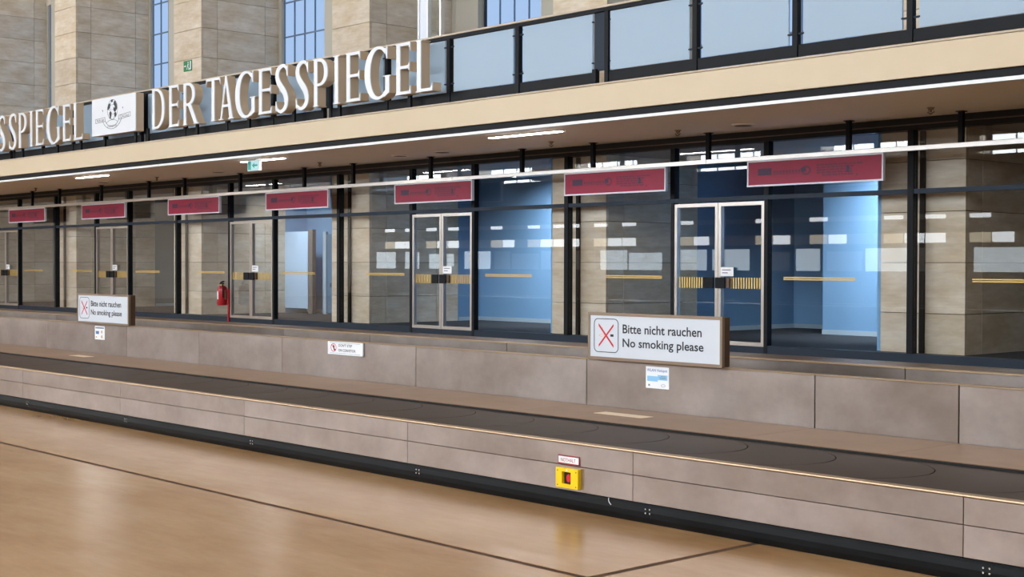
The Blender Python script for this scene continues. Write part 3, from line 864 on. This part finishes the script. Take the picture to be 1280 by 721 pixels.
blob([(0.08, -0.08), (0.16, -0.06), (0.18, -0.12), (0.14, -0.17), (0.10, -0.16)])
mb.build('globe_land', 'ink', fc)
mb = MB()
def ribbon(x0, z0, x1, z1, h):
    for d in (0, h):
        mb.strip([(x0, z0 + d), (x1, z1 + d)], [(x0, z0 + d + 0.007), (x1, z1 + d + 0.007)], ye - 0.003, ye - 0.0005)
    for x_, z_ in ((x0, z0), (x1, z1)):
        mb.box(x_ - 0.004, x_ + 0.004, ye - 0.003, ye - 0.0005, z_, z_ + h + 0.007)
ribbon(-28.86, 4.68, -28.42, 4.695, 0.085)
ribbon(-27.80, 4.695, -27.28, 4.73, 0.085)
for r in (0.30, 0.39):
    mb.ring(gx - 0.02, 4.80, r * 1.15, r * 0.62 + 0.04, 0.008, ye - 0.003, ye - 0.0005, 24, math.radians(195), math.radians(345))
mb.ring(gx - 0.02, 4.64, 0.26, 0.075, 0.007, ye - 0.003, ye - 0.0005, 20, math.radians(10), math.radians(170))
for sx in (-28.53, -27.62):
    mb.box(sx - 0.02, sx + 0.02, ye - 0.003, ye - 0.0005, 4.93, 4.938); mb.box(sx - 0.004, sx + 0.004, ye - 0.003, ye - 0.0005, 4.91, 4.96)
mb.build('ribbon_outline', 'ink', fc)
text('ribbon_text', 'RERUM', -28.80, -28.48, 4.705, 4.755, ye, 'ink', fc)
text('ribbon_text', 'CAUSAS', -27.74, -27.34, 4.73, 4.785, ye, 'ink', fc)
text('ribbon_text', 'COGNOSCERE', -28.32, -27.88, 4.555, 4.60, ye, 'ink', fc)

# ------------------------------------------------------------------ baggage conveyor
CX0, CX1 = -33.5, 2.0
cv = thing('baggage_conveyor', (-15, 8.3, 0), 'long low baggage conveyor with brushed metal panels, dark plated belt and black bumper', 'conveyor')
ZC = 0.457
seams = [-6.23 + 2.345 * i for i in range(-12, 5)]
seams = [s for s in seams if CX0 <= s <= CX1]
ed = [CX0] + seams + [CX1]
for a, b in zip(ed[:-1], ed[1:]):
    box('front_panel', a + 0.002, b - 0.002, YC, YC + 0.03, 0.302, 0.444, 'panel', cv, bev=0.002)
    box('front_panel', a + 0.002, b - 0.002, YC, YC + 0.03, 0.130, 0.298, 'panel', cv, bev=0.002)
    mb = MB()                                                 # rounded nosing along the belt edge
    prof = [(YC + 0.0, 0.446), (YC - 0.003, 0.451), (YC - 0.001, 0.457), (YC + 0.008, 0.461), (YC + 0.045, 0.461), (YC + 0.055, 0.457), (YC + 0.055, 0.436)]
    n = len(prof)
    V = [(a + 0.001, y, z) for y, z in prof] + [(b - 0.001, y, z) for y, z in prof]
    mb.v = V; mb.f = [tuple(range(n)), tuple(range(2 * n - 1, n - 1, -1))] + [(i, (i + 1) % n, n + (i + 1) % n, n + i) for i in range(n)]
    mb.build('edge_nosing', 'nosing', cv)
box('core', CX0, CX1, YC + 0.032, YC + 0.06, 0.13, 0.43, 'dark_gap', cv)
box('belt_bed', CX0, CX1, YC + 0.06, 8.70, 0.10, 0.418, 'dark_gap', cv)
# rubber bumper, bulging lengths with screw groups
bs = [s + 0.16 for s in seams]
be = [CX0] + bs + [CX1]
for a, b in zip(be[:-1], be[1:]):
    prof = [(YC + 0.03, 0.127), (YC + 0.008, 0.125), (YC - 0.004, 0.108), (YC - 0.010, 0.075), (YC - 0.006, 0.04), (YC + 0.004, 0.014), (YC + 0.012, 0.002), (YC + 0.03, 0.001)]
    n = len(prof)
    mb = MB()
    mb.v = [(a + 0.001, y, z) for y, z in prof] + [(b - 0.001, y, z) for y, z in prof]
    mb.f = [tuple(range(n)), tuple(range(2 * n - 1, n - 1, -1))] + [(i, (i + 1) % n, n + (i + 1) % n, n + i) for i in range(n)]
    bp_ = mb.build('bumper', 'rubber', cv)
    if -16 < a < 0:
        for dx in (0.13,):
            for ax in (-0.018, 0.018):
                for az in (-0.013, 0.013):
                    mb = MB(); mb.disc(a - 0.02 + ax, 0.083 + az, 0.0055, 0.0055, YC - 0.013, YC - 0.008, 8)
                    mb.build('bolt', 'steel_bolt', bp_)
# crescent belt plates
Y0, Y1, ZB = YC + 0.075, 7.80, 0.438
yc, hw = (Y0 + Y1) / 2, (Y1 - Y0) / 2
NA = 16
prof = []
for i in range(NA + 1):
    yv = Y0 + (Y1 - Y0) * i / NA
    tt = (yv - yc) / (hw * 1.01)
    prof.append((0.62 * math.sqrt(max(0, 1 - tt * tt)), yv))
STEP = 0.70
V = []; Fc = []
for z in (0.0, -0.02):
    V += [(px_, py_ - yc, z) for px_, py_ in prof] + [(px_ - STEP + 0.009, py_ - yc, z) for px_, py_ in prof]
n = NA + 1
for i in range(NA):
    Fc += [(i, i + 1, n + i + 1, n + i), (2 * n + i, 3 * n + i, 3 * n + i + 1, 2 * n + i + 1), (i, 2 * n + i, 2 * n + i + 1, i + 1), (n + i, n + i + 1, 3 * n + i + 1, 3 * n + i)]
Fc += [(0, n, 3 * n, 2 * n), (n - 1, 3 * n - 1, 4 * n - 1, 2 * n - 1)]
first = None
xp = -4.47 - 0.62 + STEP * 7
while xp > -24:
    if first is None:
        first = raw('belt_plate', V, Fc, 'belt', cv, (xp, yc, ZB))
    else:
        o = bpy.data.objects.new('belt_plate', first.data)
        link(o, cv, (xp, yc, ZB))
    xp -= STEP
# shelf and back wall panels
bseam = [-31.1, -28.7, -26.35, -24.0, -21.66, -19.31, -16.92, -15.10, -13.30, -10.93, -8.58, -6.22, -5.05, -2.7, -0.35]
be = [CX0] + bseam + [CX1]
for a, b in zip(be[:-1], be[1:]):
    box('shelf', a + 0.0015, b - 0.0015, 7.825, 8.66, 0.42, ZC, 'shelf_metal', cv, bev=0.002)
    box('back_panel', a + 0.004, b - 0.004, 8.68, 8.71, 0.44, 0.845, 'panel', cv, bev=0.003)
    box('back_cap', a + 0.001, b - 0.001, 8.672, 8.76, 0.845, 0.853, 'nosing', cv, bev=0.002)
    box('rear_panel', a + 0.004, b - 0.004, 9.88, 9.91, 0.10, 0.835, 'panel', cv, bev=0.003)
    box('rear_cap', a + 0.001, b - 0.001, 9.87, 9.95, 0.835, 0.850, 'nosing', cv, bev=0.002)
    box('rear_top', a + 0.001, b - 0.001, 9.95, 10.42, 0.82, 0.848, 'bronze_dark', cv)
box('gap_shade', CX0, CX1, 7.812, 7.824, 0.40, 0.453, 'dark_gap', cv)  # dark strip standing in for the shade in the gap behind the belt
box('wall_core', CX0, CX1, 8.71, 8.76, 0.0, 0.84, 'dark_gap', cv)
box('rear_core', CX0, CX1, 9.91, 10.40, 0.0, 0.82, 'brown_black', cv)
box('plinth', CX0, CX1, YC + 0.04, 8.70, 0.0, 0.10, 'dark_gap', cv)

# cream strips lying on the shelf
for x0, x1, y0, lab in ((-8.02, -7.50, 8.20, 'below the large no smoking sign'), (-17.55, -17.10, 8.18, 'below the small far no smoking sign')):
    tag(box('paper_strip', x0, x1, y0, y0 + 0.14, ZC + 0.0005, ZC + 0.003, 'cream_strip'), 'cream paper strip lying on the metal shelf ' + lab, 'strip')

# ------------------------------------------------------------------ no smoking light boxes
def lightbox(x0, x1, lab):
    t = thing('lightbox_sign', ((x0 + x1) / 2, 8.66, 0.855), lab, 'sign', 'no smoking signs on the conveyor wall')
    z0, z1, ya, yb, e = 0.856, 1.252, 8.615, 8.715, 0.024
    box('housing', x0 + 0.004, x1 - 0.004, ya + 0.03, yb, z0 + 0.004, z1 - 0.004, 'bronze_dark', t, bev=0.003)
    mb = MB()
    mb.box(x0, x1, ya, ya + 0.03, z0, z0 + e); mb.box(x0, x1, ya, ya + 0.03, z1 - e, z1)
    mb.box(x0, x0 + e, ya, ya + 0.03, z0 + e, z1 - e); mb.box(x1 - e, x1, ya, ya + 0.03, z0 + e, z1 - e)
    mb.build('frame', 'bronze', t)
    f = box('face', x0 + e, x1 - e, ya + 0.006, ya + 0.03, z0 + e, z1 - e, 'sign_white', t)
    y = ya + 0.006
    # rounded square
    px0, px1, pz0, pz1, r = x0 + 0.068, x0 + 0.352, 0.918, 1.203, 0.045
    def rr(i):
        pts = []
        for (cx, cz, a0) in ((px1 - r, pz1 - r, 0), (px0 + r, pz1 - r, 90), (px0 + r, pz0 + r, 180), (px1 - r, pz0 + r, 270)):
            for q in range(7):
                a = math.radians(a0 + 15 * q)
                pts.append((cx + (r - i) * math.cos(a), cz + (r - i) * math.sin(a)))
        return pts + pts[:1]
    mb = MB(); mb.strip(rr(0), rr(0.006), y - 0.002, y - 0.0004); mb.build('sign_border', 'ink', f)
    cx, cz = (px0 + px1) / 2, (pz0 + pz1) / 2
    mb = MB()
    for s in (-1, 1):
        mb.strip([(cx - 0.085, cz + s * 0.088 + 0.01), (cx + 0.085, cz - s * 0.088 + 0.01)], [(cx - 0.085, cz + s * 0.088 - 0.01), (cx + 0.085, cz - s * 0.088 - 0.01)], y - 0.003 - 0.0006 * s, y - 0.0008)
    mb.build('red_cross', 'red', f)
    mb = MB(); mb.box(cx + 0.05, cx + 0.085, y - 0.002, y - 0.0004, cz - 0.008, cz + 0.012); mb.build('cigarette_tip', 'ink', f)
    mb = MB(); mb.ring(cx - 0.05, cz, 0.03, 0.012, 0.003, y - 0.002, y - 0.0004, 12); mb.box(cx - 0.045, cx - 0.041, y - 0.002, y - 0.0004, cz + 0.03, cz + 0.07)
    mb.build('cigarette', 'orange_print', f)
    k = (x1 - x0) / 1.46
    text('sign_text', 'Bitte nicht rauchen', x0 + 0.40 * k, x0 + 1.25 * k, 1.085, 1.160, y, 'ink', f, bold=0.016)
    text('sign_text', 'No smoking please', x0 + 0.40 * k, x0 + 1.27 * k, 0.950, 1.043, y, 'ink', f, bold=0.016)
lightbox(-8.50, -7.04, 'large near white no smoking sign box standing on the conveyor back wall')
lightbox(-18.22, -16.75, 'small far white no smoking sign box at the left end of the conveyor')

# stickers on the back wall panels
yb = 8.68
t = thing('hotspot_sticker', (-7.765, yb, 0.645), 'white and pale blue wifi sticker under the large no smoking sign', 'sticker')
f = box('sheet', -7.89, -7.64, yb - 0.003, yb - 0.0005, 0.645, 0.822, 'paper', t)
mb = MB(); mb.box(-7.875, -7.76, yb - 0.0045, yb - 0.003, 0.702, 0.745); mb.box(-7.76, -7.655, yb - 0.0045, yb - 0.003, 0.715, 0.757); mb.build('blue_band', 'sky_print', f)
text('sticker_text', 'WLAN Hotspot', -7.877, -7.655, 0.775, 0.805, yb - 0.003, 'blue_print', f, bold=0.012)
mb = MB()
for q, z in enumerate((0.735, 0.726, 0.744)):
    mb.box(-7.745 + 0.01 * q, -7.67, yb - 0.006, yb - 0.0045, z, z + 0.004)
mb.box(-7.862, -7.845, yb - 0.0045, yb - 0.003, 0.663, 0.678); mb.ring(-7.70, 0.672, 0.022, 0.012, 0.002, yb - 0.0045, yb - 0.003, 14)
mb.build('fine_print', 'grey_print', f)
t = thing('hotspot_sticker', (-17.68, yb, 0.64), 'white wifi sticker with blue patch under the small far no smoking sign', 'sticker')
f = box('sheet', -17.82, -17.54, yb - 0.003, yb - 0.0005, 0.642, 0.822, 'paper', t)
mb = MB(); mb.box(-17.80, -17.56, yb - 0.0045, yb - 0.003, 0.788, 0.806); mb.build('heading_band', 'grey_print', f)
mb = MB(); mb.box(-17.79, -17.70, yb - 0.0045, yb - 0.003, 0.715, 0.755); mb.build('blue_band', 'blue_print', f)
mb = MB(); mb.box(-17.635, -17.60, yb - 0.0045, yb - 0.003, 0.73, 0.765); mb.box(-17.635, -17.60, yb - 0.0045, yb - 0.003, 0.665, 0.70); mb.box(-17.79, -17.76, yb - 0.0045, yb - 0.003, 0.665, 0.685)
mb.build('fine_print', 'orange_print', f)
t = thing('warning_sign', (-12.09, yb, 0.708), 'white do not step warning plate with red ring on the back wall', 'sign')
f = box('plate', -12.40, -11.78, yb - 0.02, yb - 0.0005, 0.706, 0.843, 'paper', t, bev=0.004)
mb = MB(); mb.box(-12.36, -11.82, yb - 0.0215, yb - 0.02, 0.830, 0.833); mb.box(-12.36, -11.82, yb - 0.0215, yb - 0.02, 0.722, 0.725); mb.build('border_line', 'grey_print', f)
mb = MB(); mb.ring(-12.29, 0.78, 0.05, 0.044, 0.007, yb - 0.022, yb - 0.02, 20); mb.strip([(-12.325, 0.815), (-12.253, 0.749)], [(-12.330, 0.809), (-12.258, 0.743)], yb - 0.023, yb - 0.022); mb.build('red_ring', 'red', f)
mb = MB(); mb.prism([(-12.30, 0.81), (-12.275, 0.80), (-12.275, 0.77), (-12.25, 0.76), (-12.26, 0.745), (-12.29, 0.755), (-12.295, 0.78)], yb - 0.0215, yb - 0.02); mb.build('foot_mark', 'ink', f)
text('sign_text', "DON'T STEP", -12.20, -11.96, 0.792, 0.820, yb - 0.02, 'ink', f, bold=0.01)
text('sign_text', 'ON CONVEYOR', -12.20, -11.90, 0.742, 0.770, yb - 0.02, 'ink', f, bold=0.01)

# ------------------------------------------------------------------ emergency stop and its label on the conveyor front
t = thing('label_plate', (-6.81, YC, 0.305), 'small white label with red rim above the yellow stop box', 'label')
f = box('plate', -6.915, -6.71, YC - 0.006, YC - 0.0005, 0.305, 0.366, 'dark_red', t, bev=0.001)
w_ = box('white_field', -6.908, -6.717, YC - 0.0075, YC - 0.006, 0.314, 0.358, 'paper', t)
text('label_text', 'NOTHALT', -6.885, -6.742, 0.323, 0.347, YC - 0.0075, 'dark_red', w_, bold=0.0)
t = thing('emergency_stop', (-6.805, YC, 0.15), 'yellow emergency stop box with red button on the conveyor front', 'button')
xa, xb, za, zb, ya = -6.912, -6.70, 0.150, 0.283, YC - 0.03
ha, hb, hc, hd = -6.852, -6.768, 0.176, 0.258
mb = MB()
mb.box(xa, ha, ya, YC - 0.0005, za, zb); mb.box(hb, xb, ya, YC - 0.0005, za, zb); mb.box(ha, hb, ya, YC - 0.0005, za, hc); mb.box(ha, hb, ya, YC - 0.0005, hd, zb)
mb.build('yellow_plate', 'yellow', t)
box('recess', ha, hb, YC - 0.008, YC - 0.0005, hc, hd, 'dark_gap', t)
mb = MB(); mb.disc(-6.79, 0.217, 0.010, 0.012, YC - 0.022, YC - 0.008, 14); mb.disc(-6.79, 0.217, 0.0205, 0.028, YC - 0.029, YC - 0.02, 18)
mb.build('red_button', 'red', t)
for sx in (xa + 0.018, xb - 0.018):
    for sz in (za + 0.015, zb - 0.02):
        mb = MB(); mb.disc(sx, sz, 0.0045, 0.0045, ya - 0.0015, ya - 0.0002, 8); mb.build('screw', 'ink', t)
mb = MB(); mb.disc(-6.806, zb - 0.012, 0.009, 0.006, ya - 0.0015, ya - 0.0002, 10); mb.build('cover_clip', 'frame_white', t)
mb = MB(); mb.tube([(-6.44, YC - 0.002, 0.13), (-6.43, YC - 0.016, 0.115), (-6.42, YC - 0.018, 0.10), (-6.405, YC - 0.018, 0.088)], 0.0025, 6)
tag(mb.build('loose_wire', 'frame_white'), 'thin pale wire end hanging over the black bumper', 'wire')

# ------------------------------------------------------------------ fire extinguisher on its stand
ex, ey = -28.215, 16.82
st_ = thing('extinguisher_stand', (-27.99, 16.84, 0), 'slim red post stand in front of the glass holding the extinguisher', 'stand')
box('post', -28.01, -27.97, 16.83, 16.865, 0.02, 1.10, 'ext_red', st_)
box('foot_plate', -28.16, -27.82, 16.68, 17.0, 0.0, 0.02, 'ext_red', st_)
box('clamp', -28.095, -28.01, 16.80, 16.86, 0.86, 1.06, 'bronze_dark', st_)
t = thing('fire_extinguisher', (ex, ey, 0.72), 'red fire extinguisher with black handle hanging on the red stand', 'fire extinguisher')
mb = MB(); mb.lathe(ex, ey, [(0.0, 0.72), (0.10, 0.722), (0.115, 0.74), (0.115, 1.07), (0.105, 1.12), (0.07, 1.155), (0.04, 1.165), (0.0, 1.166)], 22)
mb.build('cylinder', 'ext_red', t, True)
mb = MB(); mb.lathe(ex, ey, [(0.0, 1.16), (0.04, 1.161), (0.04, 1.20), (0.0, 1.201)], 14); mb.build('valve', 'brass', t, True)
mb = MB(); mb.box(ex - 0.09, ex + 0.05, ey - 0.02, ey + 0.02, 1.20, 1.225); mb.strip([(ex - 0.06, 1.225), (ex + 0.06, 1.25)], [(ex - 0.06, 1.245), (ex + 0.06, 1.275)], ey - 0.02, ey + 0.02)
mb.build('handle', 'black_steel', t)
mb = MB(); mb.tube([(ex + 0.04, ey - 0.02, 1.185), (ex + 0.09, ey - 0.05, 1.19), (ex + 0.13, ey - 0.06, 1.12), (ex + 0.13, ey - 0.06, 0.9)], 0.013, 8); mb.build('hose', 'black_steel', t, True)
A = []; n = 8
mb = MB()
k0 = len(mb.v)
for z in (0.86, 1.04):
    for i in range(n + 1):
        a = math.radians(205 + 75 * i / n)
        mb.v.append((ex + 0.1165 * math.cos(a), ey + 0.1165 * math.sin(a), z))
for i in range(n):
    mb.f.append((i, i + 1, n + 1 + i + 1, n + 1 + i))
mb.build('label_wrap', 'paper', t)
